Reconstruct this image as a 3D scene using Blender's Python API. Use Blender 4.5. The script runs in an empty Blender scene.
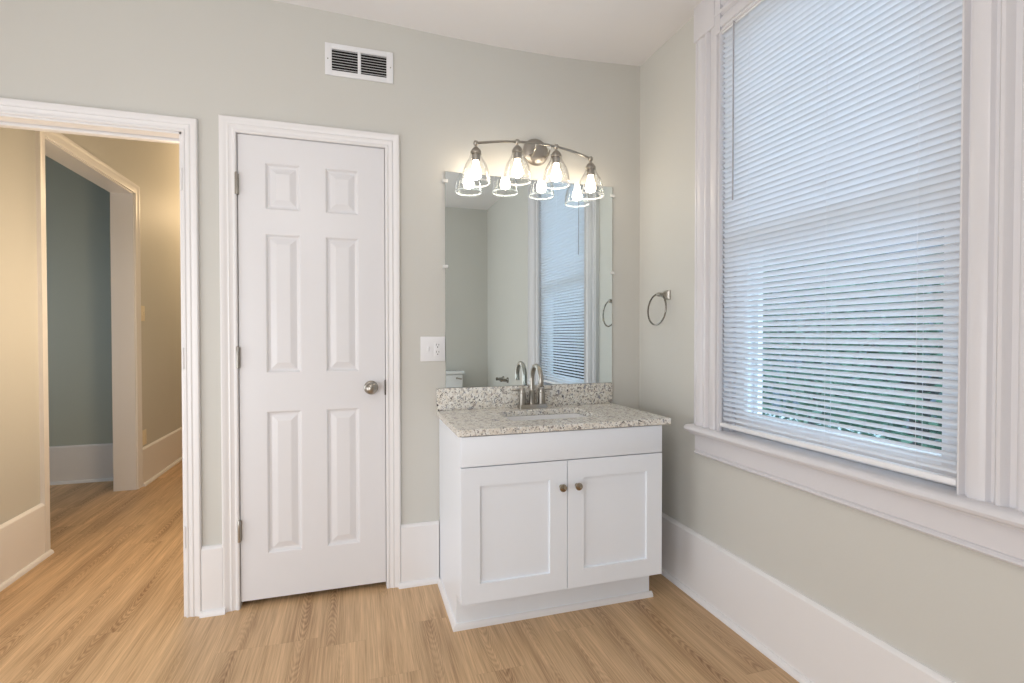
import bpy, bmesh, math, random
from mathutils import Matrix, Vector
random.seed(7)
PI = math.pi
sc = bpy.context.scene
COL = sc.collection

# ---------------------------------------------------------------- camera
F_PX, YAW, PITCH, ROLL = 507.34, 0.2995, -0.0146, -0.0005
CAM = Vector((-1.4753, -2.4314, 1.1877))
cd = bpy.data.cameras.new('camera'); cam = bpy.data.objects.new('camera', cd); COL.objects.link(cam)
fw = Vector((math.sin(YAW)*math.cos(PITCH), math.cos(YAW)*math.cos(PITCH), math.sin(PITCH)))
rt = Vector((math.cos(YAW), -math.sin(YAW), 0)); up = rt.cross(fw)
r2 = rt*math.cos(ROLL)+up*math.sin(ROLL); u2 = -rt*math.sin(ROLL)+up*math.cos(ROLL)
M = Matrix((r2, u2, -fw)).transposed().to_4x4(); M.translation = CAM
cam.matrix_world = M
cd.sensor_width = 36; cd.lens = F_PX/1024*36; cd.clip_start = 0.02
sc.camera = cam

# ---------------------------------------------------------------- world, lights, exposure
W = bpy.data.worlds.new('sky'); sc.world = W; W.use_nodes = True
nt = W.node_tree; bg = nt.nodes['Background']
bg.inputs[0].default_value = (0.60, 0.77, 1.0, 1); bg.inputs[1].default_value = 4.6
sc.view_settings.view_transform = 'Standard'; sc.view_settings.look = 'None'
sc.view_settings.gamma = 1; sc.view_settings.use_curve_mapping = False
sc.view_settings.exposure = 0.15

def lamp(name, kind, loc, power, color, size=0.2, rot=(0,0,0), sizey=None):
    l = bpy.data.lights.new(name, kind); o = bpy.data.objects.new(name, l); COL.objects.link(o)
    o.location = loc; o.rotation_euler = rot; l.energy = power; l.color = color
    if kind == 'AREA':
        l.size = size
        if sizey: l.shape = 'RECTANGLE'; l.size_y = sizey
    else: l.shadow_soft_size = size
    return o
lamp('room_fill', 'POINT', (-1.9, -2.0, 2.15), 12.5, (1.0, 0.97, 0.95), 0.22)  # added main fill hanging below the ceiling, no fixture there
lamp('rear_fill', 'AREA', (-2.8, -3.2, 0.95), 31, (0.90, 0.94, 1.0), 1.4, (PI/2, 0, -0.40), 1.6)  # added area fill behind the camera, the rear wall has no window
lamp('left_fill', 'AREA', (-3.6, -1.4, 0.8), 19, (0.86, 0.93, 1.0), 1.2, (0, -PI/2, 0), 1.5)  # added area fill from the left, no window in that wall
lamp('hall_near_fill', 'POINT', (-2.25, 0.80, 1.35), 17, (1.0, 0.76, 0.50), 0.15)  # unseen warm lamp added at mid height to brighten the near hall wall
lamp('hall_end_fill', 'POINT', (-2.5, 3.9, 2.5), 21, (1.0, 0.72, 0.42), 0.12)  # second unseen lamp, added to lift the far hall wall
lamp('side_room_daylight', 'AREA', (-4.4, 1.2, 1.3), 5, (0.72, 0.86, 1.0), 0.9, (math.radians(90), 0, 0), 1.2)

# ---------------------------------------------------------------- materials
def mat(name, color, rough=0.5, metal=0.0, bump=0, bscale=40, var=0, spec=0.5):
    m = bpy.data.materials.new(name); m.use_nodes = True
    n = m.node_tree.nodes; l = m.node_tree.links; b = n['Principled BSDF']
    b.inputs['Base Color'].default_value = (*color, 1); b.inputs['Roughness'].default_value = rough
    b.inputs['Metallic'].default_value = metal; b.inputs['Specular IOR Level'].default_value = spec
    tc = n.new('ShaderNodeTexCoord')
    if var:
        no = n.new('ShaderNodeTexNoise'); no.inputs['Scale'].default_value = 2.3; no.inputs['Detail'].default_value = 4
        l.new(tc.outputs['Object'], no.inputs['Vector'])
        mx = n.new('ShaderNodeMix'); mx.data_type = 'RGBA'
        mx.inputs[6].default_value = (*[c*(1-var) for c in color], 1); mx.inputs[7].default_value = (*[min(1, c*(1+var)) for c in color], 1)
        l.new(no.outputs[0], mx.inputs[0]); l.new(mx.outputs[2], b.inputs['Base Color'])
    if bump:
        nb = n.new('ShaderNodeTexNoise'); nb.inputs['Scale'].default_value = bscale; nb.inputs['Detail'].default_value = 5
        l.new(tc.outputs['Object'], nb.inputs['Vector'])
        bu = n.new('ShaderNodeBump'); bu.inputs['Strength'].default_value = bump; bu.inputs['Distance'].default_value = 0.002
        l.new(nb.outputs[0], bu.inputs['Height']); l.new(bu.outputs[0], b.inputs['Normal'])
    return m
def srgb(r, g, b):
    f = lambda c: (c/255/12.92) if c/255 <= 0.04045 else ((c/255+0.055)/1.055)**2.4
    return (f(r), f(g), f(b))
WALL = mat('wall_paint', srgb(209,207.5,201), 0.55, bump=0.12, bscale=120, var=0.015)
CEIL = mat('ceiling_paint', srgb(238,236,236), 0.7, bump=0.15, bscale=30, var=0.01)
TRIM = mat('trim_paint', srgb(238,236,236), 0.32, bump=0.12, bscale=25)
OLDT = mat('old_trim_paint', srgb(221,219,222), 0.28, bump=0.5, bscale=28)
DOORP = mat('door_paint', srgb(231,230,232), 0.35, bump=0.08, bscale=60)
CABW = mat('cabinet_paint', srgb(242,247,254), 0.35)
NICK = mat('brushed_nickel', (0.40,0.375,0.335), 0.28, 1.0, bump=0.1, bscale=200)
BRASS = mat('antique_nickel', (0.36,0.31,0.24), 0.25, 1.0)
PLAS = mat('white_plastic', srgb(238,238,240), 0.3)
DARK = mat('painted_duct_shade', (0.015,0.014,0.013), 0.9)
SLOT = mat('outlet_slot', (0.02,0.02,0.02), 0.6)
PORC = mat('white_porcelain', srgb(240,240,240), 0.08)
MIRR = mat('mirror_silver', (0.84,0.93,0.955), 0.0, 1.0)
MEDGE = mat('mirror_edge', (0.25,0.32,0.30), 0.2)
PAPER = mat('tissue_paper', srgb(240,238,232), 0.9)
LEAF = mat('leaves', (0.055,0.12,0.075), 0.5, var=0.5)
BARK = mat('bark', (0.06,0.06,0.055), 0.9, bump=0.6, bscale=30)
BOUNCE_GROUND = mat('pale_ground', (0.46,0.55,0.55), 0.95, bump=0.5, bscale=30, var=0.3)  # ground made pale to bounce daylight up onto the blind slats
SIDING = mat('grey_siding', (0.10,0.12,0.14), 0.8)

def thin_glass(name, tint=(1,1,1), refl=0.5, thick_edge=0.0):
    m = bpy.data.materials.new(name); m.use_nodes = True
    n = m.node_tree.nodes; l = m.node_tree.links; n.remove(n['Principled BSDF'])
    tr = n.new('ShaderNodeBsdfTransparent'); tr.inputs[0].default_value = (*tint, 1)
    gl = n.new('ShaderNodeBsdfGlossy'); gl.inputs['Roughness'].default_value = 0.02
    fr = n.new('ShaderNodeLayerWeight'); fr.inputs['Blend'].default_value = refl
    mx = n.new('ShaderNodeMixShader')
    l.new(fr.outputs['Fresnel' if not thick_edge else 'Facing'], mx.inputs[0])
    if thick_edge:
        pw = n.new('ShaderNodeMath'); pw.operation = 'POWER'; pw.inputs[1].default_value = thick_edge
        l.new(fr.outputs['Facing'], pw.inputs[0]); l.new(pw.outputs[0], mx.inputs[0])
    l.new(tr.outputs[0], mx.inputs[1]); l.new(gl.outputs[0], mx.inputs[2])
    l.new(mx.outputs[0], n['Material Output'].inputs[0])
    return m
PANE = thin_glass('window_glass', (0.93,0.97,0.96), 0.15)
SHADE = thin_glass('shade_glass', (0.985,0.985,0.985), 0.5, 2.6)
m = bpy.data.materials.new('glass_rim_highlight'); m.use_nodes = True; RIM = m  # whitish mix paints the bright highlight along the shade rim
n = m.node_tree.nodes; l = m.node_tree.links; n['Principled BSDF'].inputs['Base Color'].default_value = (.9,.92,.93,1); n['Principled BSDF'].inputs['Roughness'].default_value = .25
_t = n.new('ShaderNodeBsdfTransparent'); _x = n.new('ShaderNodeMixShader'); _x.inputs[0].default_value = .42
l.new(_t.outputs[0], _x.inputs[1]); l.new(n['Principled BSDF'].outputs[0], _x.inputs[2]); l.new(_x.outputs[0], n['Material Output'].inputs[0])
CLIP = mat('clear_plastic', srgb(225,226,224), 0.15)

m = bpy.data.materials.new('glowing_bulb'); m.use_nodes = True; BULB = m
b = m.node_tree.nodes['Principled BSDF']; b.inputs['Base Color'].default_value = (1,1,1,1)
b.inputs['Emission Color'].default_value = (1.0,0.85,0.66,1); b.inputs['Emission Strength'].default_value = 15

m = bpy.data.materials.new('blind_slat'); m.use_nodes = True; SLAT = m      # thin vinyl lets some daylight through
n = m.node_tree.nodes; l = m.node_tree.links; b = n['Principled BSDF']
b.inputs['Base Color'].default_value = (*srgb(234,238,244), 1); b.inputs['Roughness'].default_value = 0.4
ts = n.new('ShaderNodeBsdfTranslucent'); ts.inputs[0].default_value = (0.82,0.87,0.95,1)
mx = n.new('ShaderNodeMixShader'); mx.inputs[0].default_value = 0.03
l.new(b.outputs[0], mx.inputs[1]); l.new(ts.outputs[0], mx.inputs[2]); l.new(mx.outputs[0], n['Material Output'].inputs[0])

def granite():
    m = bpy.data.materials.new('speckled_granite'); m.use_nodes = True
    n = m.node_tree.nodes; l = m.node_tree.links; b = n['Principled BSDF']; b.inputs['Roughness'].default_value = 0.12
    tc = n.new('ShaderNodeTexCoord')
    def noise(s, d, off=0, dist=0):
        mp = n.new('ShaderNodeMapping'); mp.inputs['Location'].default_value = (off, off*1.7, off*.3); l.new(tc.outputs['Object'], mp.inputs[0])
        t = n.new('ShaderNodeTexNoise'); t.inputs['Scale'].default_value = s; t.inputs['Detail'].default_value = d; t.inputs['Distortion'].default_value = dist
        l.new(mp.outputs[0], t.inputs['Vector']); return t
    def ramp(src, a, c):
        r = n.new('ShaderNodeMapRange'); r.inputs[1].default_value = a; r.inputs[2].default_value = c; l.new(src, r.inputs[0]); return r.outputs[0]
    def mix(f, A, B):
        x = n.new('ShaderNodeMix'); x.data_type = 'RGBA'; l.new(f, x.inputs[0])
        for v, s in ((A, 6), (B, 7)):
            if isinstance(v, tuple): x.inputs[s].default_value = (*v, 1)
            else: l.new(v, x.inputs[s])
        return x.outputs[2]
    c = mix(ramp(noise(60, 4, 3).outputs[0], .40, .62), srgb(240,238,232), srgb(226,220,208))
    c = mix(ramp(noise(95, 5, 9, .8).outputs[0], .55, .62), c, srgb(160,152,146))
    c = mix(ramp(noise(42, 5, 21, 1.2).outputs[0], .58, .68), c, srgb(148,149,154))
    c = mix(ramp(noise(130, 3, 33, .6).outputs[0], .63, .67), c, srgb(70,66,66))
    c = mix(ramp(noise(46, 4, 47, 1.5).outputs[0], .635, .67), c, srgb(38,38,44))
    l.new(c, b.inputs['Base Color'])
    return m
GRAN = granite()

def floor_mat():
    m = bpy.data.materials.new('oak_plank_floor'); m.use_nodes = True
    n = m.node_tree.nodes; l = m.node_tree.links; b = n['Principled BSDF']; b.inputs['Roughness'].default_value = 0.42
    tc = n.new('ShaderNodeTexCoord'); sp = n.new('ShaderNodeSeparateXYZ'); l.new(tc.outputs['Object'], sp.inputs[0])
    def mth(op, a, b_=None, c_=None):
        x = n.new('ShaderNodeMath'); x.operation = op
        for i, v in enumerate((a, b_, c_)):
            if v is None: continue
            if isinstance(v, (int, float)): x.inputs[i].default_value = v
            else: l.new(v, x.inputs[i])
        return x.outputs[0]
    px = mth('DIVIDE', sp.outputs[0], 0.18); ix = mth('FLOOR', px); fx = mth('FRACT', px)
    wn = n.new('ShaderNodeTexWhiteNoise'); wn.noise_dimensions = '1D'; l.new(ix, wn.inputs['W'])
    py = mth('ADD', mth('DIVIDE', sp.outputs[1], 1.22), mth('MULTIPLY', wn.outputs[0], 5.0)); iy = mth('FLOOR', py); fy = mth('FRACT', py)
    cb = n.new('ShaderNodeCombineXYZ'); l.new(ix, cb.inputs[0]); l.new(iy, cb.inputs[1])
    w2 = n.new('ShaderNodeTexWhiteNoise'); w2.noise_dimensions = '3D'; l.new(cb.outputs[0], w2.inputs['Vector'])
    # cathedral grain: contours of a stretched noise, shifted plank by plank
    off = mth('MULTIPLY', w2.outputs[0], 37.0)
    def vec(sx, sy, lift):
        c = n.new('ShaderNodeCombineXYZ'); l.new(mth('MULTIPLY', sp.outputs[0], sx), c.inputs[0]); l.new(mth('MULTIPLY', sp.outputs[1], sy), c.inputs[1]); l.new(mth('ADD', off, lift), c.inputs[2]); return c.outputs[0]
    def noise(v, s, d, dist=0):
        t = n.new('ShaderNodeTexNoise'); t.inputs['Scale'].default_value = s; t.inputs['Detail'].default_value = d; t.inputs['Distortion'].default_value = dist; l.new(v, t.inputs['Vector']); return t.outputs[0]
    sc_ = n.new('ShaderNodeSeparateColor'); l.new(w2.outputs['Color'], sc_.inputs[0])
    xm = mth('MULTIPLY', mth('SUBTRACT', fx, mth('ADD', 0.25, mth('MULTIPLY', sc_.outputs[0], 0.5))), 0.18)
    wob = noise(vec(7, 1.6, 3), 1.0, 2)
    xm = mth('ADD', xm, mth('MULTIPLY', mth('SUBTRACT', wob, 0.5), 0.05))
    x2 = mth('MULTIPLY', xm, xm)
    tt = mth('ADD', mth('MULTIPLY', sp.outputs[1], mth('SUBTRACT', mth('MULTIPLY', mth('GREATER_THAN', sc_.outputs[1], 0.5), 2.0), 1.0)), mth('MULTIPLY', x2, 150.0))
    jit = noise(vec(40, 8, 9), 1.0, 3)
    rings = mth('ADD', mth('MULTIPLY', mth('SINE', mth('ADD', mth('MULTIPLY', tt, 150.0), mth('MULTIPLY', jit, 15.0))), 0.5), 0.5)
    mask = mth('POWER', 2.718, mth('MULTIPLY', x2, -420.0))
    along = noise(vec(1.5, 1.3, 23), 1.0, 1)
    am = n.new('ShaderNodeMapRange'); am.inputs[1].default_value = 0.36; am.inputs[2].default_value = 0.60; l.new(along, am.inputs[0])
    mask = mth('MULTIPLY', mask, am.outputs[0])
    fine = noise(vec(210, 5.0, 5), 1.0, 5, 0.1)
    med = noise(vec(30, 0.9, 11), 1.0, 4)
    broad = noise(vec(7, 0.6, 17), 1.0, 2)
    tone = mth('ADD', mth('ADD', mth('MULTIPLY', mth('MULTIPLY', rings, mask), 0.22), mth('MULTIPLY', mask, 0.08)), mth('ADD', mth('MULTIPLY', fine, 0.72), mth('MULTIPLY', med, 0.50)))
    r = n.new('ShaderNodeMapRange'); r.inputs[1].default_value = 0.44; r.inputs[2].default_value = 1.02; l.new(tone, r.inputs[0])
    x = n.new('ShaderNodeMix'); x.data_type = 'RGBA'; l.new(r.outputs[0], x.inputs[0])
    x.inputs[6].default_value = (*srgb(227,191,148), 1); x.inputs[7].default_value = (*srgb(143,107,71), 1)
    hv = n.new('ShaderNodeHueSaturation'); l.new(x.outputs[2], hv.inputs['Color'])
    l.new(mth('ADD', 0.84, mth('ADD', mth('MULTIPLY', w2.outputs[0], 0.10), mth('MULTIPLY', broad, 0.22))), hv.inputs['Value'])
    seam = mth('MAXIMUM', mth('LESS_THAN', fx, 0.007), mth('LESS_THAN', fy, 0.0012))
    y = n.new('ShaderNodeMix'); y.data_type = 'RGBA'; l.new(mth('MULTIPLY', seam, 0.22), y.inputs[0]); l.new(hv.outputs[0], y.inputs[6]); y.inputs[7].default_value = (*srgb(110,80,52), 1)
    l.new(y.outputs[2], b.inputs['Base Color'])
    bu = n.new('ShaderNodeBump'); bu.inputs['Strength'].default_value = 0.12; bu.inputs['Distance'].default_value = 0.001
    l.new(tone, bu.inputs['Height']); l.new(bu.outputs[0], b.inputs['Normal'])
    return m
FLOOR = floor_mat()

# ---------------------------------------------------------------- mesh helpers
class MB:
    def __init__(s): s.bm = bmesh.new()
    def box(s, x0, x1, y0, y1, z0, z1, bev=0, seg=2):
        t = bmesh.new(); bmesh.ops.create_cube(t, size=1)
        for v in t.verts: v.co = Vector(((x0+x1)/2+v.co.x*abs(x1-x0), (y0+y1)/2+v.co.y*abs(y1-y0), (z0+z1)/2+v.co.z*abs(z1-z0)))
        if bev: bmesh.ops.bevel(t, geom=t.edges[:], offset=bev, segments=seg, profile=0.5, affect='EDGES')
        s.join(t); return s
    def join(s, t, mtx=None):
        if mtx is not None: t.transform(mtx)
        me = bpy.data.meshes.new('t'); t.to_mesh(me); t.free(); s.bm.from_mesh(me); bpy.data.meshes.remove(me); return s
    def lathe(s, prof, seg=32, mtx=None):
        """prof: (r, z) list, about local z"""
        t = bmesh.new(); rows = []
        for r, z in prof:
            if r < 1e-5: rows.append([t.verts.new((0, 0, z))])
            else: rows.append([t.verts.new((r*math.cos(2*PI*i/seg), r*math.sin(2*PI*i/seg), z)) for i in range(seg)])
        for a, b in zip(rows, rows[1:]):
            for i in range(seg):
                j = (i+1) % seg
                if len(a) == 1 and len(b) == 1: continue
                if len(a) == 1: t.faces.new((a[0], b[j], b[i]))
                elif len(b) == 1: t.faces.new((a[i], a[j], b[0]))
                else: t.faces.new((a[i], a[j], b[j], b[i]))
        bmesh.ops.recalc_face_normals(t, faces=t.faces[:]); return s.join(t, mtx)
    def tube(s, pts, r, seg=12, closed=False):
        t = bmesh.new(); pts = [Vector(p) for p in pts]; N = len(pts); rings = []; prev = None
        for i, p in enumerate(pts):
            a = pts[(i-1) % N] if (closed or i > 0) else p; c = pts[(i+1) % N] if (closed or i < N-1) else p
            d = (c-a).normalized()
            if prev is None: x = d.orthogonal().normalized()
            else: x = (prev-d*prev.dot(d)).normalized()
            prev = x; y = d.cross(x); rr = r[i] if isinstance(r, (list, tuple)) else r
            rings.append([t.verts.new(p+x*rr*math.cos(2*PI*k/seg)+y*rr*math.sin(2*PI*k/seg)) for k in range(seg)])
        M_ = N if closed else N-1
        for i in range(M_):
            a, b = rings[i], rings[(i+1) % N]
            for k in range(seg): t.faces.new((a[k], a[(k+1) % seg], b[(k+1) % seg], b[k]))
        if not closed: t.faces.new(rings[0][::-1]); t.faces.new(rings[-1])
        bmesh.ops.recalc_face_normals(t, faces=t.faces[:]); return s.join(t)
    def sweep(s, stations):
        """stations: equal-length closed loops of points, joined and capped"""
        t = bmesh.new(); R = [[t.verts.new(p) for p in st] for st in stations]; n = len(R[0])
        for a, b in zip(R, R[1:]):
            for k in range(n): t.faces.new((a[k], a[(k+1) % n], b[(k+1) % n], b[k]))
        t.faces.new(R[0][::-1]); t.faces.new(R[-1])
        bmesh.ops.recalc_face_normals(t, faces=t.faces[:]); return s.join(t)
    def build(s, name, material, parent=None, smooth=True, mats=None):
        me = bpy.data.meshes.new(name); s.bm.to_mesh(me); s.bm.free()
        if smooth:
            for p in me.polygons: p.use_smooth = True
            me.set_sharp_from_angle(angle=math.radians(35))
        o = bpy.data.objects.new(name, me); COL.objects.link(o); me.materials.append(material)
        if parent is not None:
            o.parent = parent; o.matrix_parent_inverse = Matrix.Translation(parent.location).inverted()
        return o
def B(*a, **k): return MB().box(*a, **k)
def thing(name, label, cat, loc=(0,0,0), group=None):
    o = bpy.data.objects.new(name, None); COL.objects.link(o); o.location = loc; o.empty_display_size = 0.05
    return tag(o, label, cat, group)
def tag(o, label, cat, group=None):
    o['label'] = label; o['category'] = cat
    if group: o['group'] = group
    return o
def struct(o, label, cat):
    o['kind'] = 'structure'; return tag(o, label, cat)

# ---------------------------------------------------------------- room shell
ZT = 2.72
DX0, DX1, DZ = -1.960, -1.337, 2.051          # closet opening
OX0, OX1, OZ = -2.98, -2.157, 2.030           # doorway to the hall
WT = 0.12
mb = MB()
mb.box(-3.75, OX0, 0, WT, 0, ZT); mb.box(OX0, OX1, 0, WT, OZ, ZT); mb.box(OX1, DX0, 0, WT, 0, ZT)
mb.box(DX0, DX1, 0, WT, DZ, ZT); mb.box(DX1, 0.0, 0, WT, 0, ZT); mb.box(DX0, DX1, WT-0.02, WT, 0, DZ)
struct(mb.build('wall_back', WALL), 'grey-green painted wall behind the vanity with a closet door and doorway', 'wall')
WY0, WY1, WZ0, WZ1 = -1.547, -0.655, 0.750, 2.462
mb = MB()
mb.box(0, .16, WY1, WT, 0, ZT); mb.box(0, .16, -3.45, WY0, 0, ZT); mb.box(0, .16, WY0, WY1, 0, WZ0); mb.box(0, .16, WY0, WY1, WZ1, ZT)
struct(mb.build('wall_right', WALL), 'grey-green painted wall around the large window', 'wall')
struct(B(-3.75, 0, -3.45, -3.33, 0, ZT).build('wall_rear', WALL), 'grey-green wall seen in the mirror behind the toilet tank', 'wall')
struct(B(-3.87, -3.75, -3.45, WT, 0, ZT).build('wall_left', WALL), 'painted wall on the left side of the room', 'wall')

def interp(x, tab):
    for (a, u), (b, v) in zip(tab, tab[1:]):
        if a <= x <= b:
            t = (x-a)/(b-a); return u+(v-u)*t
    return tab[-1][1] if x > tab[-1][0] else tab[0][1]
CT = [(-4.0,2.665),(-2.6,2.655),(-1.814,2.638),(-1.36,2.625),(-1.083,2.612),(-.786,2.604),(-.466,2.606),(-.24,2.617),(0,2.632),(.2,2.64)]
t = bmesh.new(); nx, ny = 60, 40; g = []
for j in range(ny+1):
    row = []
    for i in range(nx+1):
        x = -3.8+4.0*i/nx; y = -3.4+3.5*j/ny
        k = math.exp(min(0, y)/0.9); row.append(t.verts.new((x, y, 2.632+(interp(x, CT)-2.632)*k)))
    g.append(row)
for j in range(ny):
    for i in range(nx): t.faces.new((g[j][i], g[j+1][i], g[j+1][i+1], g[j][i+1]))
ext = bmesh.ops.extrude_face_region(t, geom=t.faces[:])
for v in ext['geom']:
    if isinstance(v, bmesh.types.BMVert): v.co.z = 2.78
bmesh.ops.recalc_face_normals(t, faces=t.faces[:])
struct(MB().join(t).build('ceiling', CEIL), 'white slightly wavy plaster ceiling above the vanity', 'ceiling')
struct(B(-5.2, .16, -3.45, 5.0, -0.08, 0).build('floor', FLOOR), 'light oak plank floor running through the room and hall', 'floor')

# hall and side room
struct(B(-3.75, -1.94, .0, WT, ZT, 3.2).build('wall_back_upper', WALL), 'upper wall over the doorway on the hall side', 'wall')
HX = -3.08; HO0, HO1, HZ = 0.943, 2.115, 2.262
mb = MB()
mb.box(-3.225, HX, WT, HO0, 0, 3.2); mb.box(-3.225, HX, HO1, 4.6, 0, 3.2); mb.box(-3.225, HX, HO0, HO1, HZ, 3.2)
struct(mb.build('wall_hall', WALL), 'warm lit hall wall with a cased opening and light switch', 'wall')
struct(B(-2.06, -1.94, WT, 4.6, 0, 3.2).build('wall_hall_right', WALL), 'right side wall of the hall', 'wall')
struct(B(-3.225, -1.94, 4.6, 4.72, 0, 3.2).build('wall_hall_end', WALL), 'end wall of the hall', 'wall')
struct(B(-5.2, -1.94, WT, 4.72, 3.15, 3.25).build('ceiling', CEIL), 'ceiling over the hall and side room', 'ceiling')
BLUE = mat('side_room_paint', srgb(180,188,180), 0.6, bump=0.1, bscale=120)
struct(B(-5.2, -3.225, 2.47, 2.59, 0, 3.2).build('wall_side_room', BLUE), 'blue-grey shaded wall seen through the hall opening', 'wall')
struct(B(-5.2, -5.08, WT, 2.59, 0, 3.2).build('wall_side_room_left', BLUE), 'far left wall of the side room', 'wall')
struct(B(-5.2, -3.75, 0.0, WT, 0, 3.2).build('wall_side_room_front', BLUE), 'near wall of the side room', 'wall')

# ---------------------------------------------------------------- casings, baseboards
CASP = [(0,0),(0,.010),(.004,.0135),(.010,.0135),(.014,.0105),(.022,.0115),(.030,.0155),(.036,.0125),(.044,.0145),(.052,.0195),(.060,.0195),(.064,.016),(.064,0)]
def door_casing(name, x0, x1, zt, label, prof=CASP, k=1.0, z0=0):
    mb = MB(); st = []
    for (bx, sx, top) in ((x0,-1,0),(x0,-1,1),(x1,1,1),(x1,1,0)):
        st.append([(bx+sx*d*k, -tt, (zt+d*k) if top else z0) for d, tt in prof])
    mb.sweep(st); return struct(mb.build(name, TRIM), label, 'door casing')
door_casing('trim_1', DX0+.003, DX1-.003, DZ-.003, 'white moulded casing around the closed six panel door')
c2 = door_casing('trim_2', OX0+.002, OX1-.002, OZ-.004, 'white moulded casing around the open doorway to the hall', k=.9)
# doorway jambs and stop
mb = MB()
mb.box(OX1-.012, OX1, -.003, WT+.002, 0, OZ); mb.box(OX0, OX0+.012, -.003, WT+.002, 0, OZ); mb.box(OX0, OX1, -.003, WT+.002, OZ-.012, OZ)
mb.box(OX0+.012, OX1-.012, .06, .095, OZ-.024, OZ-.012, bev=.002); mb.box(OX1-.024, OX1-.012, .06, .095, 0, OZ-.012, bev=.002)
mb.box(OX0+.012, OX0+.024, .06, .095, 0, OZ-.012, bev=.002)
struct(mb.build('trim_3', TRIM), 'white jamb and stop lining the open doorway', 'door jamb')
for z in (1.83, 1.087, .338):
    MB().lathe([(0,-.045),(.0055,-.045),(.0055,.045),(0,.045)], 12, Matrix.Translation((OX1-.0035,-.012,z))).build('hinge_barrel', TRIM, c2)
# closet jamb
mb = MB()
mb.box(DX0, DX0+.004, .002, WT-.02, 0, DZ); mb.box(DX1-.004, DX1, .002, WT-.02, 0, DZ); mb.box(DX0, DX1, .002, WT-.02, DZ-.003, DZ)
struct(mb.build('trim_4', TRIM), 'thin white jamb behind the closed panel door', 'door jamb')
# hall opening casing + jamb
st = []
HP = [(0,0),(0,.009),(.008,.013),(.028,.011),(.046,.014),(.054,.018),(.064,.018),(.067,0)]
for (by, sy, top) in ((HO0,-1,0),(HO0,-1,1),(HO1,1,1),(HO1,1,0)):
    st.append([(HX+tt, by+sy*d, (HZ+d) if top else 0) for d, tt in HP])
struct(MB().sweep(st).build('trim_5', TRIM), 'cream lit casing around the opening in the hall wall', 'door casing')
mb = MB()
mb.box(-3.227, HX+.001, HO1-.012, HO1+.001, 0, HZ); mb.box(-3.227, HX+.001, HO0-.001, HO0+.012, 0, HZ); mb.box(-3.227, HX+.001, HO0, HO1, HZ-.012, HZ+.001)
struct(mb.build('trim_6', TRIM), 'wide flat jamb lining the hall wall opening', 'door jamb')

BH = .289
def base_seg(name, p0, p1, nrm, label, h=BH, shoe=True, s0=0, s1=0, capt=.0):
    """flat board with eased top and a quarter round shoe; p0,p1 along the wall, nrm out of the wall"""
    p0 = Vector((*p0, 0)); p1 = Vector((*p1, 0)); nv = Vector((*nrm, 0)); d = (p1-p0).normalized(); z = Vector((0,0,1))
    prof = [(0,0),(.018,0),(.018,h-.012),(.009,h-.001),(.007,h),(0,h)]
    o = MB().sweep([[p+nv*a+z*b for a, b in prof] for p in (p0, p1)]).build(name, TRIM)
    struct(o, label, 'baseboard')
    if shoe:
        q = [(.018,0)]+[(.018+.017*math.cos(t_), .022*math.sin(t_)) for t_ in [i*PI/2/6 for i in range(7)]]
        MB().sweep([[p+nv*a+z*b for a, b in q] for p in (p0+d*s0, p1+d*s1)]).build('shoe_molding', TRIM, o)
    return o
base_seg('baseboard_back', (-2.100,0), (-2.021,0), (0,-1), 'short white baseboard between the doorway and the closet door casing', s0=-.004, s1=.012)
base_seg('baseboard_back', (-1.275,0), (-1.096,0), (0,-1), 'white baseboard between the closet door casing and the vanity', s0=-.012)
base_seg('baseboard_back', (-.2,0), (-.018,0), (0,-1), 'white baseboard in the corner right of the vanity')
base_seg('baseboard_right', (0,0), (0,-3.33), (-1,0), 'long tall white baseboard under the window')
base_seg('baseboard_rear', (-3.75,-3.33), (-.02,-3.33), (0,1), 'white baseboard on the wall behind the toilet')
base_seg('baseboard_left', (-3.75,-3.31), (-3.75,-.0), (1,0), 'white baseboard along the left wall')
base_seg('baseboard_hall', (HX,WT), (HX,HO0-.066), (1,0), 'white baseboard on the near part of the hall wall', s1=.045)
base_seg('baseboard_hall', (HX,HO1+.066), (HX,4.6), (1,0), 'white baseboard on the far part of the hall wall', h=.296)
base_seg('baseboard_hall_right', (-2.06,WT), (-2.06,4.6), (-1,0), 'white baseboard on the right of the hall')
base_seg('baseboard_side_room', (-5.08,2.47), (-3.227,2.47), (0,-1), 'white baseboard under the blue-grey wall past the hall', h=.300)

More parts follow.
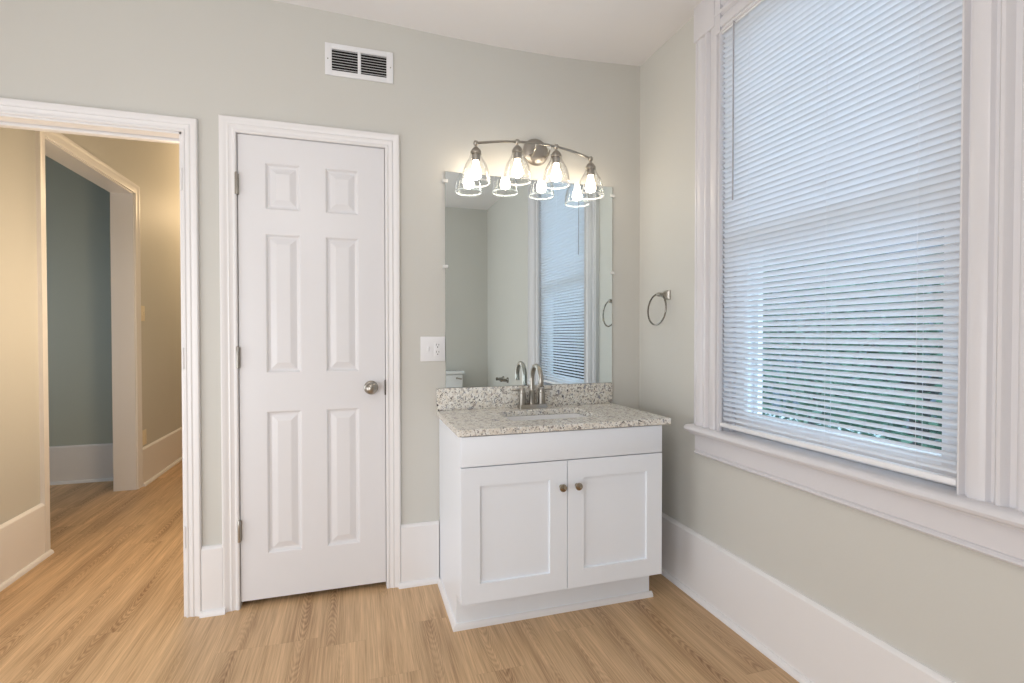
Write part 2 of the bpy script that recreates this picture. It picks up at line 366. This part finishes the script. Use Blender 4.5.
# ---------------------------------------------------------------- closet door
def panelled(x0, x1, z0, z1, y, thick, panels, rings):
    """slab facing -y with stepped panels; rings = (inset, depth) list"""
    t = bmesh.new(); xs = sorted({x0, x1, *[p[0] for p in panels], *[p[1] for p in panels]}); zs = sorted({z0, z1, *[p[2] for p in panels], *[p[3] for p in panels]})
    for a, b in zip(xs, xs[1:]):
        for c, d in zip(zs, zs[1:]):
            mx_, mz_ = (a+b)/2, (c+d)/2
            if any(p[0] < mx_ < p[1] and p[2] < mz_ < p[3] for p in panels): continue
            t.faces.new([t.verts.new(v) for v in ((a,y,c),(b,y,c),(b,y,d),(a,y,d))])
    for (a, b, c, d) in panels:
        prev = [t.verts.new(v) for v in ((a,y,c),(b,y,c),(b,y,d),(a,y,d))]
        for ins, dep in rings:
            cur = [t.verts.new(v) for v in ((a+ins,y+dep,c+ins),(b-ins,y+dep,c+ins),(b-ins,y+dep,d-ins),(a+ins,y+dep,d-ins))]
            for k in range(4): t.faces.new((prev[k], prev[(k+1) % 4], cur[(k+1) % 4], cur[k]))
            prev = cur
        t.faces.new(prev)
    for q in (((x0,y,z0),(x0,y,z1),(x0,y+thick,z1),(x0,y+thick,z0)), ((x1,y,z1),(x1,y,z0),(x1,y+thick,z0),(x1,y+thick,z1)),
              ((x0,y,z1),(x1,y,z1),(x1,y+thick,z1),(x0,y+thick,z1)), ((x1,y,z0),(x0,y,z0),(x0,y+thick,z0),(x1,y+thick,z0)),
              ((x0,y+thick,z0),(x1,y+thick,z0),(x1,y+thick,z1),(x0,y+thick,z1))):
        t.faces.new([t.verts.new(v) for v in q])
    bmesh.ops.remove_doubles(t, verts=t.verts[:], dist=1e-5); bmesh.ops.recalc_face_normals(t, faces=t.faces[:])
    return MB().join(t)
PX = [(-1.848,-1.705),(-1.602,-1.458)]; PZ = [(.224,.850),(1.017,1.626),(1.731,1.934)]
door = panelled(-1.9535, -1.3435, .027, 2.046, .002, .035, [(a,b,c,d) for a,b in PX for c,d in PZ],
                [(.003,.001),(.010,.0095),(.018,.0110),(.043,.0025),(.045,.002)]).build('door_1', DOORP, smooth=False)
struct(door, 'closed white six panel closet door with a round knob', 'door')
def ROT(x=0, y=0, z=0): return Matrix.Rotation(z,4,'Z') @ Matrix.Rotation(y,4,'Y') @ Matrix.Rotation(x,4,'X')
OUT = ROT(x=PI/2)              # local +z -> world -y
kb = MB().lathe([(0,0),(.031,0),(.032,.003),(.028,.007),(.014,.010),(.011,.022),(.013,.028),(.022,.034),(.0275,.043),(.0275,.050),(.022,.059),(.012,.064),(0,.0655)], 32, Matrix.Translation((-1.407,.002,.941)) @ OUT).build('door_knob', NICK, door)
for z in (1.83, 1.087, .338):
    h = MB().lathe([(0,-.045),(.0065,-.045),(.0065,-.016),(.0055,-.015),(.0065,-.014),(.0065,.014),(.0055,.015),(.0065,.016),(.0065,.045),(.004,.049),(0,.05)], 12, Matrix.Translation((-1.9565,-.013,z)))
    h.box(-1.9555,-1.949,-.003,.003,z-.044,z+.044); h.box(-1.964,-1.957,-.0125,-.009,z-.044,z+.044); h.build('hinge', NICK, door)
B(-1.3465,-1.3385,-.004,.010,.905,.975,bev=.001).build('strike_plate', mat('dark_strike',(.10,.09,.08),.4,1), c2 if False else door)

# ---------------------------------------------------------------- window
win = bpy.data.objects.new('window_1', None); COL.objects.link(win); win.location = (0.08,-1.1,.77)
struct(win, 'large sash window with wide fluted white casing', 'window')
# fluted casing profile: (distance from inner edge, thickness)
FL = [(0,0),(0,.022),(.003,.026),(.007,.026),(.010,.020),(.013,.012),(.020,.012),(.024,.024),(.030,.027),(.056,.027),(.064,.024),(.070,.014),(.078,.014),(.083,.024),(.089,.030),(.097,.030),(.103,.024),(.108,.014),(.121,.014),(.127,.022),(.133,.025),(.155,.025),(.160,.020),(.164,.016),(.168,.022),(.176,.022),(.178,0)]
zb = 2.480
MB().sweep([[(-tt, WY1+d*.93-.006, z) for d, tt in FL] for z in (.775, zb+.01)]).build('fluted_casing', OLDT, win)
MB().sweep([[(-tt, WY0-d*.97+.006, z) for d, tt in FL] for z in (.775, zb+.01)]).build('fluted_casing', OLDT, win)
MB().sweep([[(-tt, y, WZ1+d*.93-.026) for d, tt in FL] for y in (WY0-.03, WY1+.03)]).build('head_casing', OLDT, win)
B(-.032, 0, WY1+.026, WY1+.160, zb, 2.66, bev=.002).build('corner_block', OLDT, win)
B(-.0280, 0, WY1-.007, WY1+.028, WZ1-.024, 2.66).build('corner_filler', OLDT, win)
B(-.0280, 0, WY0-.028, WY0+.007, WZ1-.024, 2.66).build('corner_filler', OLDT, win)
B(-.034, 0, WY0-.170, WY0-.026, zb, 2.66, bev=.002).build('corner_block', OLDT, win)
# jamb liner
mb = MB()
mb.box(-.004,.16,WY1-.006,WY1+.001,WZ0,WZ1); mb.box(-.004,.16,WY0-.001,WY0+.006,WZ0,WZ1); mb.box(-.004,.16,WY0,WY1,WZ1-.012,WZ1+.001)
# parting stops
mb.box(.030,.048,WY1-.022,WY1-.006,WZ0,WZ1-.012); mb.box(.030,.048,WY0+.006,WY0+.022,WZ0,WZ1-.012)
mb.build('window_jamb', OLDT, win)
# stool (nosed) + inner sill + apron
B(-.022, 0, WY0-.272, WY0-.164, .775, 2.64, bev=.002).build('casing_board', OLDT, win)
YS0, YS1 = WY0-.31, -.478
MB().sweep([[(x, y, z) for x, z in [(0,.738),(0,.782),(-.040,.782),(-.052,.779),(-.060,.772),(-.062,.764),(-.058,.755),(-.048,.750),(-.034,.750),(-.030,.738)]] for y in (YS0, YS1)]).build('stool', OLDT, win)
B(-.002,.20,WY0+.001,WY1-.001,.742,.778).build('sill', OLDT, win)
AP = [(0,.649),(-.012,.649),(-.022,.653),(-.026,.659),(-.022,.665),(-.016,.668),(-.020,.672),(-.020,.739),(0,.739)]
MB().sweep([[(x,y,z) for x,z in AP] for y in (YS0+.022, YS1-.024)]).build('apron', OLDT, win)
def sash(x0, x1, z0, z1, bot, top, sl=.060, sr=.080):
    y0, y1 = WY0+.008, WY1-.008; mb = MB()
    mb.box(x0,x1,y0,y0+sr,z0,z1,bev=.002); mb.box(x0,x1,y1-sl,y1,z0,z1,bev=.002)
    mb.box(x0,x1,y0+sr-.002,y1-sl+.002,z0,z0+bot,bev=.002); mb.box(x0,x1,y0+sr-.002,y1-sl+.002,z1-top,z1,bev=.002)
    s_ = mb.build('sash', TRIM, win)
    xm = (x0+x1)/2
    B(xm-.002,xm+.002,y0+sr-.004,y1-sl+.004,z0+bot-.004,z1-top+.004).build('pane', PANE, s_)
sash(.050,.084,.779,1.625,.076,.042)
sash(.088,.122,1.585,WZ1-.012,.042,.05)
# outer brickmould
mb = MB()
mb.box(.155,.180,WY1-.03,WY1+.08,.74,WZ1+.06); mb.box(.155,.180,WY0-.08,WY0+.03,.74,WZ1+.06); mb.box(.155,.180,WY0,WY1,WZ1-.03,WZ1+.06); mb.box(.155,.24,WY0-.08,WY1+.08,.69,.742)
mb.build('exterior_trim', TRIM, win)

# ---------------------------------------------------------------- blind
CORD = mat('cord', srgb(240,243,250), .8)
bl = thing('window_blind', 'white mini blind with thin slats hanging in the window', 'window blind', (-.008,-1.1,.80))
BY0, BY1 = WY0+.009, WY1-.008; XB = -.008
mb = B(XB-.012,XB+.013,BY0,BY1,2.428,2.455,bev=.002); mb.build('headrail', PLAS, bl)
t = bmesh.new(); ang = math.radians(39); pitch = .0205; w = .0250
zc = .836; ns = int((2.426-zc)/pitch)+1
for i in range(ns):
    z = zc+i*pitch; dz_ = random.uniform(-.0006,.0006); a = ang+random.uniform(-.02,.02)
    prof = []
    for k in range(7):
        s_ = (k/6-.5); crown = .0044*(1-(2*s_)**2)
        px, pz = -s_*w, crown               # outer -> inner
        prof.append((XB+px*math.cos(a)+pz*math.sin(a), z+dz_+px*(-1)*(-1)*0 + (s_*w)*math.sin(a)*1 + pz*math.cos(a)))
    ys = [BY0+(BY1-BY0)*j/8 for j in range(9)]
    grid = [[t.verts.new((x, y, zz)) for x, zz in prof] for y in ys]
    for A, B_ in zip(grid, grid[1:]):
        for k in range(6): t.faces.new((A[k], A[k+1], B_[k+1], B_[k]))
MB().join(t).build('slats', SLAT, bl)
B(XB-.012,XB+.012,BY0,BY1,.801,.818,bev=.003).build('bottom_rail', PLAS, bl)
for y in (-.820,-1.160,-1.440):
    mb = MB()
    for dx in (-.0125,.0125): mb.tube([(XB+dx,y,.815),(XB+dx,y,2.43)], .0005, 6)
    mb.build('ladder_cord', CORD, bl)
WAND = mat('clear_grey_wand', (.42,.41,.44), .2)
MB().tube([(XB-.02,-.742,2.425),(XB-.02,-.742,1.725)], .0028, 8).build('tilt_wand', WAND, bl)
MB().tube([(XB-.012,-.742,2.43),(XB-.02,-.742,2.436),(XB-.02,-.742,2.42)], .002, 6).build('wand_hook', WAND, bl)

# ---------------------------------------------------------------- vanity
VX0, VX1, VY = -1.092, -.207, -.510
va = thing('vanity_cabinet', 'white shaker vanity cabinet with two doors beside the window wall', 'vanity', (-.65,-.25,0))
mb = MB()
# sides (notched at the toe), bottom, back, toe board
for x0 in (VX0, VX1-.018):
    mb.sweep([[(x, y, z) for y, z in ((-.004,0),(-.430,0),(-.430,.142),(VY,.142),(VY,.796),(-.004,.796))] for x in (x0, x0+.018)])
mb.box(VX0+.018,VX1-.018,VY,-.004,.142,.158); mb.box(VX0+.018,VX1-.018,-.022,-.004,.13,.796)
mb.box(VX0+.018,VX1-.018,-.430,-.412,0,.142)
mb.box(VX0+.018,VX1-.018,VY,VY+.018,.660,.796); mb.box(VX0+.018,VX1-.018,VY,VY+.018,.142,.165); mb.box(-.742,-.632,VY,VY+.018,.165,.66)
mb.build('cabinet_body', CABW, va, smooth=False)
B(VX0+.001,VX1-.001,VY-.020,VY-.001,.677,.793,bev=.001).build('front_panel', CABW, va)
for (a, b, kx) in ((VX0+.001,-.6535,-.680),(-.6505,VX1-.001,-.611)):
    dr = panelled(a, b, .146, .673, VY-.020, .019, [(a+.074,b-.074,.220,.599)], [(.0008,.009),(.0012,.0095)]).build('cabinet_door', CABW, va, smooth=False)
    MB().lathe([(0,0),(.008,0),(.007,.004),(.0055,.010),(.008,.016),(.0145,.020),(.0158,.024),(.0145,.028),(.008,.031),(0,.032)], 24, Matrix.Translation((kx,VY-.020,.569)) @ OUT).build('cabinet_knob', BRASS, dr)
q = [(0,0)]+[(.016*math.cos(t_), .022*math.sin(t_)) for t_ in [i*PI/2/6 for i in range(7)]]
# shoe moulding wraps left side and front (mitred)
st = [[(VX0-a, -.036, z) for a, z in q], [(VX0-a, -.430-a, z) for a, z in q], [(VX1+.012, -.430-a, z) for a, z in q]]
MB().sweep(st).build('shoe_molding', TRIM, va)

# countertop with sink cut-out
CX0, CX1, CY0, CZ0, CZ1 = -1.106, -.168, -.538, .7965, .822
SX0, SX1, SY0, SY1 = -.845, -.428, -.395, -.130
ct = thing('vanity_countertop', 'speckled cream and grey granite countertop with backsplash on the vanity', 'countertop', (-.63,-.27,.797))
t = bmesh.new()
def rrect(x0,x1,y0,y1,r,n_=5):
    pts=[]
    for cx,cy,a0 in ((x1-r,y1-r,0),(x0+r,y1-r,PI/2),(x0+r,y0+r,PI),(x1-r,y0+r,1.5*PI)):
        for i in range(n_+1): a=a0+PI/2*i/n_; pts.append((cx+r*math.cos(a),cy+r*math.sin(a)))
    return pts
inn = rrect(SX0,SX1,SY0,SY1,.025)
outp = []
corners = [(CX1,-.001),(CX0,-.001),(CX0,CY0),(CX1,CY0)]
for k in range(4):
    outp += [corners[k]]*6
def ring_face(z, flip):
    o_ = [t.verts.new((x,y,z)) for x,y in corners]; i_ = [t.verts.new((x,y,z)) for x,y in inn]
    for k in range(4):
        blk = i_[k*6:(k+1)*6]
        for a, b in zip(blk, blk[1:]): t.faces.new((o_[k], b, a) if not flip else (o_[k], a, b))
        a = i_[k*6+5]; b = i_[((k+1) % 4)*6]; c = o_[(k+1) % 4]
        t.faces.new((o_[k], c, b, a) if not flip else (o_[k], a, b, c))
    return o_, i_
o1, i1 = ring_face(CZ1, False); o0, i0 = ring_face(CZ0, True)
for k in range(4): t.faces.new((o1[k], o1[(k+1) % 4], o0[(k+1) % 4], o0[k]))
for k in range(24): t.faces.new((i1[k], i0[k], i0[(k+1) % 24], i1[(k+1) % 24]))
bmesh.ops.recalc_face_normals(t, faces=t.faces[:])
slab = MB().join(t).build('granite_slab', GRAN, ct, smooth=False)
bv = slab.modifiers.new('bevel','BEVEL'); bv.width = .003; bv.segments = 2; bv.limit_method = 'ANGLE'
B(CX0,-.174,-.021,-.001,CZ1,.928,bev=.0015).build('backsplash', GRAN, ct)
# basin
t = bmesh.new(); rows = []
for (ins, z, r) in ((-.012,CZ0-.0005,.035),(.0,CZ0-.001,.03),(.004,CZ0-.02,.03),(.012,CZ0-.10,.04),(.03,CZ0-.130,.05),(.09,CZ0-.140,.03)):
    rows.append([t.verts.new((x,y,z)) for x,y in rrect(SX0+ins,SX1-ins,SY0+ins,SY1-ins,max(.01,r))])
for A, B_ in zip(rows, rows[1:]):
    for k in range(24): t.faces.new((A[k], A[(k+1) % 24], B_[(k+1) % 24], B_[k]))
t.faces.new(rows[-1]); bmesh.ops.recalc_face_normals(t, faces=t.faces[:])
snk = tag(MB().join(t).build('undermount_sink', PORC), 'white rectangular porcelain sink set under the granite countertop', 'sink')
so = snk.modifiers.new('shell','SOLIDIFY'); so.thickness = .006; so.offset = -1
MB().lathe([(0,0),(.022,0),(.023,.002),(.018,.003),(.016,.001),(0,.001)],24,Matrix.Translation((-.65,-.28,CZ0-.140))).build('drain', NICK, snk)

# faucet
FX, FY = -.641, -.064; fz = CZ1
fa = thing('faucet', 'brushed nickel two handle gooseneck faucet behind the sink', 'faucet', (FX,FY,fz))
t = bmesh.new(); pr_ = rrect(FX-.071,FX+.073,FY-.026,FY+.026,.008,4)
MB().sweep([[(x,y,fz) for x,y in pr_],[(x,y,fz+.018) for x,y in pr_],[(FX+(x-FX)*.985,FY+(y-FY)*.95,fz+.020) for x,y in pr_]]).build('base_plate', NICK, fa)
R_ = .064; zt = fz+.020
pts = [(FX,FY,zt),(FX,FY,zt+.08),(FX,FY,1.045-.012-R_)]
for i in range(1, 15):
    a = PI*1.08*i/14; pts.append((FX, FY-R_+R_*math.cos(a), 1.045-.012-R_+R_*math.sin(a)))
e = pts[-1]; pts.append((e[0], e[1]+.003, e[2]-.012)); 
MB().tube(pts, .0125, 16).build('spout', NICK, fa)
MB().lathe([(0,0),(.017,0),(.017,.004),(.0150,.006),(.0150,.060),(.0165,.064),(.0125,.070),(0,.070)],24,Matrix.Translation((FX,FY,zt))).build('spout_collar', NICK, fa)
for s in (-1, 1):
    hb = MB().lathe([(0,0),(.0175,0),(.0175,.055),(.0150,.058),(.0150,.078),(.013,.081),(0,.081)],24,Matrix.Translation((FX+s*.0505,FY,zt))).build('handle_body', NICK, fa)
    MB().tube([(FX+s*.055,FY,zt+.069),(FX+s*.075,FY,zt+.070),(FX+s*.106,FY-.003,zt+.0705)],[.0052,.0050,.0045],10).build('lever', NICK, hb)

# ---------------------------------------------------------------- mirror
mr = tag(B(-1.060,-.170,-.008,-.001,.930,1.966).build('wall_mirror', MIRR), 'frameless rectangular mirror on the wall above the backsplash', 'mirror')
mr.data.materials.append(MEDGE)
for p in mr.data.polygons:
    if abs(p.normal.y) < .5: p.material_index = 1
for (x, s) in ((-1.060,-1),(-.170,1)):
    for z in (1.92, 1.512):
        mb = B(x-.012, x+.012, -.013, -.0085, z-.008, z+.008, bev=.002); mb.box(x+s*.003, x+s*.014, -.0085, 0, z-.008, z+.008)
        mb.lathe([(0,0),(.005,0),(.005,.002),(0,.003)],12,Matrix.Translation((x+s*.008,-.013,z)) @ OUT)
        mb.build('mirror_clip', CLIP, mr)

# ---------------------------------------------------------------- vanity light
BPL = mat('satin_nickel', (0.42,0.39,0.35), 0.42, 1.0)
vl = thing('vanity_light', 'four bulb brushed nickel light bar with clear glass shades above the mirror', 'light fixture', (-.60,0,2.10))
MB().lathe([(0,.0),(.066,.0),(.068,.004),(.064,.012),(.052,.022),(.030,.029),(0,.031)],40,Matrix.Translation((-.600,0,2.106)) @ OUT).build('back_plate', BPL, vl)
LX = [-.929,-.731,-.532,-.336]
def barp(x):
    u = (x+.6325)/.2965; return Vector((x, -.088-.026*(1-u*u), 2.108-.022*u*u if u < 0 else 2.108-.036*u*u))
MB().tube([barp(LX[0]+(LX[3]-LX[0])*i/30) for i in range(31)], .0058, 10).build('bar', NICK, vl)
for s in (-1, 1):
    x = -.6+s*.038; bp = barp(x)
    MB().tube([(x,-.018,2.085),(x,-.05,2.068),(x,-.085,2.072),(x,-.108,2.088),bp], .0042, 8).build('bracket', NICK, vl)
for x in LX:
    p = barp(x); T = Matrix.Translation(p)
    MB().lathe([(0,.013),(.0085,.010),(.0125,.003),(.0125,-.003),(.0085,-.010),(.0045,-.014),(.0045,-.020),(.0,-.020)],20,T).build('finial', NICK, vl)
    sk = MB(); prof=[(.005,-.018),(.010,-.020),(.018,-.028),(.0255,-.040),(.0265,-.046),(.0255,-.052),(.0195,-.054),(.0195,-.080),(.017,-.083),(0,-.083)]
    sk.lathe([(0,-.018)]+prof, 32, T)
    sk.build('socket', NICK, vl)
    outer = [(.0275,-.050),(.0285,-.060),(.033,-.072),(.041,-.084),(.050,-.099),(.0575,-.117),(.0630,-.138),(.0660,-.160),(.0665,-.182)]
    pr2 = outer+[(.0675,-.187),(.0665,-.190),(.0635,-.190),(.0625,-.186)]+[(r-.003,z) for r, z in reversed(outer)]
    sh = MB().lathe(pr2+[pr2[0]], 40, T).build('glass_shade', SHADE, vl)
    sh.data.materials.append(RIM)
    for p_ in sh.data.polygons:
        if p_.center.z-p.z < -.1815: p_.material_index = 1
    MB().lathe([(.013,-.083),(.0135,-.092),(.0165,-.108),(.0225,-.124),(.0265,-.140),(.0265,-.152),(.021,-.164),(.010,-.170),(0,-.171)],28,T).build('light_bulb', BULB, vl)

# ---------------------------------------------------------------- outlets, switches
def screw(mb, x, y, z, mt): mb.lathe([(0,0),(.003,0),(.003,.0008),(0,.0012)],10,Matrix.Translation((x,y,z)) @ mt)
pl = thing('outlet_plate', 'white double plate with toggle switch and outlet left of the mirror', 'switch plate', (-1.122,0,1.117))
B(-1.180,-1.063,-.006,0,1.058,1.176,bev=.002).build('face_plate', PLAS, pl)
B(-1.148,-1.138,-.008,-.005,1.105,1.129,bev=.001).build('toggle_surround', PLAS, pl)
B(-1.1465,-1.1395,-.018,-.006,1.116,1.126,bev=.0015).build('toggle', PLAS, pl)
ot = B(-1.116,-1.083,-.008,-.005,1.083,1.151,bev=.0015).build('receptacle', PLAS, pl)
mb = MB()
for zc_ in (1.134, 1.100):
    mb.box(-1.1065,-1.1045,-.0088,-.0078,zc_-.001,zc_+.008); mb.box(-1.0945,-1.0925,-.0088,-.0078,zc_-.001,zc_+.007)
    mb.lathe([(0,0),(.0028,0),(.0028,.0008),(0,.0008)],12,Matrix.Translation((-1.0995,-.008,zc_-.008)) @ OUT)
mb.build('slots', SLOT, ot)
hs = thing('light_switch', 'small cream light switch on the hall wall beyond the opening', 'switch plate', (HX,2.255,1.35))
CREAM = mat('cream_plastic', srgb(238,226,200), .35)
B(HX,HX+.006,2.215,2.290,1.292,1.412,bev=.002).build('face_plate', CREAM, hs)
B(HX+.005,HX+.014,2.246,2.258,1.340,1.364,bev=.002).build('toggle', CREAM, hs)
ho = thing('wall_outlet', 'small cream outlet low on the hall wall above the baseboard', 'outlet', (HX,2.255,.37))
fp = B(HX,HX+.006,2.222,2.297,.312,.430,bev=.002).build('face_plate', CREAM, ho)
B(HX+.005,HX+.009,2.243,2.276,.340,.402,bev=.002).build('receptacle', CREAM, ho)

# ---------------------------------------------------------------- vent
vt = thing('air_vent', 'white rectangular wall register with dark slots near the ceiling', 'vent', (-1.451,0,2.418))
VA, VB, VC, VD = -1.599, -1.302, 2.348, 2.490
L_, R0_, R1_, Rr = -1.570, -1.459, -1.445, -1.332; zl, zh = 2.371, 2.467
mb = MB()
mb.box(VA,L_,-.008,0,VC,VD,bev=.0015); mb.box(Rr,VB,-.008,0,VC,VD,bev=.0015); mb.box(L_-.002,Rr+.002,-.008,0,VC,zl,bev=.0015); mb.box(L_-.002,Rr+.002,-.008,0,zh,VD,bev=.0015); mb.box(R0_,R1_,-.008,0,zl-.002,zh+.002,bev=.0015)
mb.build('vent_frame', PLAS, vt)
mb = MB(); N_ = 8
for (a, b) in ((L_,R0_),(R1_,Rr)):
    for i in range(N_):
        z = zl+(zh-zl)*(i+.5)/N_+.001
        mb.sweep([[(x,-.0065,z-.0018),(x,-.0058,z+.0002),(x,-.0012,z+.0032),(x,-.0016,z+.0012)] for x in (a-.001,b+.001)])
mb.build('louvres', PLAS, vt)
B(L_,Rr,-.0004,0,zl,zh).build('duct_shade_sheet', DARK, vt)  # near-black sheet painted in for the shade inside the duct
for x in (VA+.012, VB-.012):
    mb = MB(); screw(mb, x, -.008, 2.419, OUT); mb.build('screw', NICK, vt)

# ---------------------------------------------------------------- towel ring
tr = thing('towel_ring', 'brushed nickel towel ring on the wall between the corner and window', 'towel ring', (0,-.262,1.385))
LEFT = ROT(y=-PI/2)      # local +z -> world -x
t = bmesh.new()
MB().sweep([[(x, -.262+s*a_, 1.380+s*b_) for a_, b_ in ((-1,-1),(1,-1),(1,1),(-1,1))] for x, s in ((0,.023),(-.006,.023),(-.010,.019),(-.022,.012),(-.040,.010))]).build('wall_mount', NICK, tr)
MB().lathe([(0,-.014),(.008,-.013),(.0105,-.004),(.0105,.004),(.008,.013),(0,.014)],20,Matrix.Translation((-.048,-.258,1.382)) @ ROT(x=PI/2)).build('hanger', NICK, tr)
DNICK = mat('dark_nickel', (0.22,0.205,0.18), 0.25, 1.0)
ring = []
for i in range(56):
    a = 2*PI*i/56; ring.append((-.050-.012*(1-math.cos(a))*.5, -.252+.077*math.sin(a), 1.309+.076*math.cos(a)))
MB().tube(ring, .0042, 10, closed=True).build('ring', DNICK, tr)

# ---------------------------------------------------------------- toilet and paper holder (seen in the mirror)
to = thing('toilet', 'white toilet whose tank shows low in the mirror', 'toilet', (-.50,-3.0,0))
XT = -.555
B(XT-.22,XT+.22,-3.31,-3.12,.40,.745,bev=.018,seg=4).build('tank', PORC, to)
B(XT-.235,XT+.235,-3.318,-3.105,.745,.778,bev=.010,seg=4).build('tank_lid', PORC, to)
MB().tube([(XT+.15,-3.12,.70),(XT+.15,-3.10,.70),(XT+.16,-3.095,.70),(XT+.20,-3.095,.692)],[.012,.007,.008,.008],10).build('flush_lever', NICK, to)
t = bmesh.new(); rows = []
for (z, rx, ry, cy) in ((0,.12,.24,-2.95),(.05,.11,.23,-2.95),(.18,.12,.24,-2.93),(.30,.17,.26,-2.89),(.385,.185,.265,-2.88),(.40,.185,.265,-2.88),(.40,.14,.20,-2.86),(.32,.12,.17,-2.86),(.22,.05,.08,-2.88)):
    rows.append([t.verts.new((XT+rx*math.cos(2*PI*k/32), cy+ry*math.sin(2*PI*k/32), z)) for k in range(32)])
for A, B_ in zip(rows, rows[1:]):
    for k in range(32): t.faces.new((A[k], A[(k+1) % 32], B_[(k+1) % 32], B_[k]))
t.faces.new(rows[0][::-1]); t.faces.new(rows[-1]); bmesh.ops.recalc_face_normals(t, faces=t.faces[:])
MB().join(t).build('bowl', PORC, to)
B(XT-.10,XT+.10,-3.25,-3.10,0,.40,bev=.02).build('pedestal', PORC, to)
st = [[(XT+rx*math.cos(2*PI*k/32), -2.88+ry*math.sin(2*PI*k/32), z) for k in range(32)] for z, rx, ry in ((.403,.188,.268),(.420,.190,.270),(.428,.180,.260))]
MB().sweep(st).build('seat_lid', PORC, to)
tp = thing('toilet_paper_holder', 'brushed nickel toilet paper holder reflected low in the mirror', 'paper holder', (0,-2.58,.722))
for yy in (-2.50, -2.66):
    MB().lathe([(0,0),(.028,0),(.028,.007),(.016,.015),(.013,.058),(.017,.064),(.017,.080),(0,.082)],24,Matrix.Translation((0,yy,.722)) @ LEFT).build('wall_post', DNICK, tp)
MB().tube([(-.070,-2.50,.722),(-.070,-2.66,.722)],.010,12).build('arm', DNICK, tp)

# ---------------------------------------------------------------- outside the window
struct(B(.17,14,-8,12,-.9,-.6).build('ground_outside', BOUNCE_GROUND), 'pale ground outside the window', 'ground')
def shrub(loc, R, n_, label, seed, hz=1.0, trunk=True):
    rnd = random.Random(seed)
    o = thing('garden_tree', label, 'tree', (loc[0],loc[1],-.6), 'trees outside the window')
    t = bmesh.new()
    for _ in range(n_):
        while True:
            v = Vector((rnd.uniform(-1,1),rnd.uniform(-1,1),rnd.uniform(-1,1)))
            if .25 < v.length < 1: break
        p = Vector(loc)+Vector((v.x*R, v.y*R, v.z*R*hz))
        d = Vector((rnd.gauss(0,1),rnd.gauss(0,1),rnd.gauss(0,.6))).normalized(); s_ = d.orthogonal().normalized(); s_ = Matrix.Rotation(rnd.uniform(0,6.28),3,d) @ s_
        L = rnd.uniform(.05,.11); Wd = L*.38
        a = t.verts.new(p); b1 = t.verts.new(p+d*L*.45+s_*Wd+Vector((0,0,-.004))); c_ = t.verts.new(p+d*L); b2 = t.verts.new(p+d*L*.45-s_*Wd)
        t.faces.new((a,b1,c_,b2))
    MB().join(t).build('foliage', LEAF, o)
    mb = MB(); mb.tube([(loc[0],loc[1],-.62),(loc[0]+.05,loc[1],loc[2]-.2),(loc[0],loc[1]+.05,loc[2]+R*hz*.5)],[.08,.06,.02],8)
    for k in range(6):
        a = k*1.05; mb.tube([(loc[0]+.03,loc[1],loc[2]-.2),(loc[0]+R*.6*math.cos(a),loc[1]+R*.6*math.sin(a),loc[2]+R*.4*hz)],[.03,.008],6)
    mb.build('trunk', BARK, o)
    return o
shrub((2.6,.35,.85), .95, 3400, 'leafy green tree seen through the right side of the blind', 3)
shrub((3.8,2.4,1.0), 1.3, 4200, 'leafy green tree seen through the left side of the blind', 5)
shrub((3.6,-4.3,1.2), 1.3, 3000, 'leafy green tree showing in the mirror through the blind', 8)
hs_ = thing('neighbour_house', 'grey sided house wall beyond the trees outside the window', 'house', (8,3,-.6))
B(7.5,8.0,-9,12,-.6,4.4).build('siding_wall', SIDING, hs_)
mb = MB()
for k in range(33): mb.box(7.47,7.5,-9,12,-.6+k*.15,-.6+k*.15+.02)
mb.build('clapboards', SIDING, hs_)
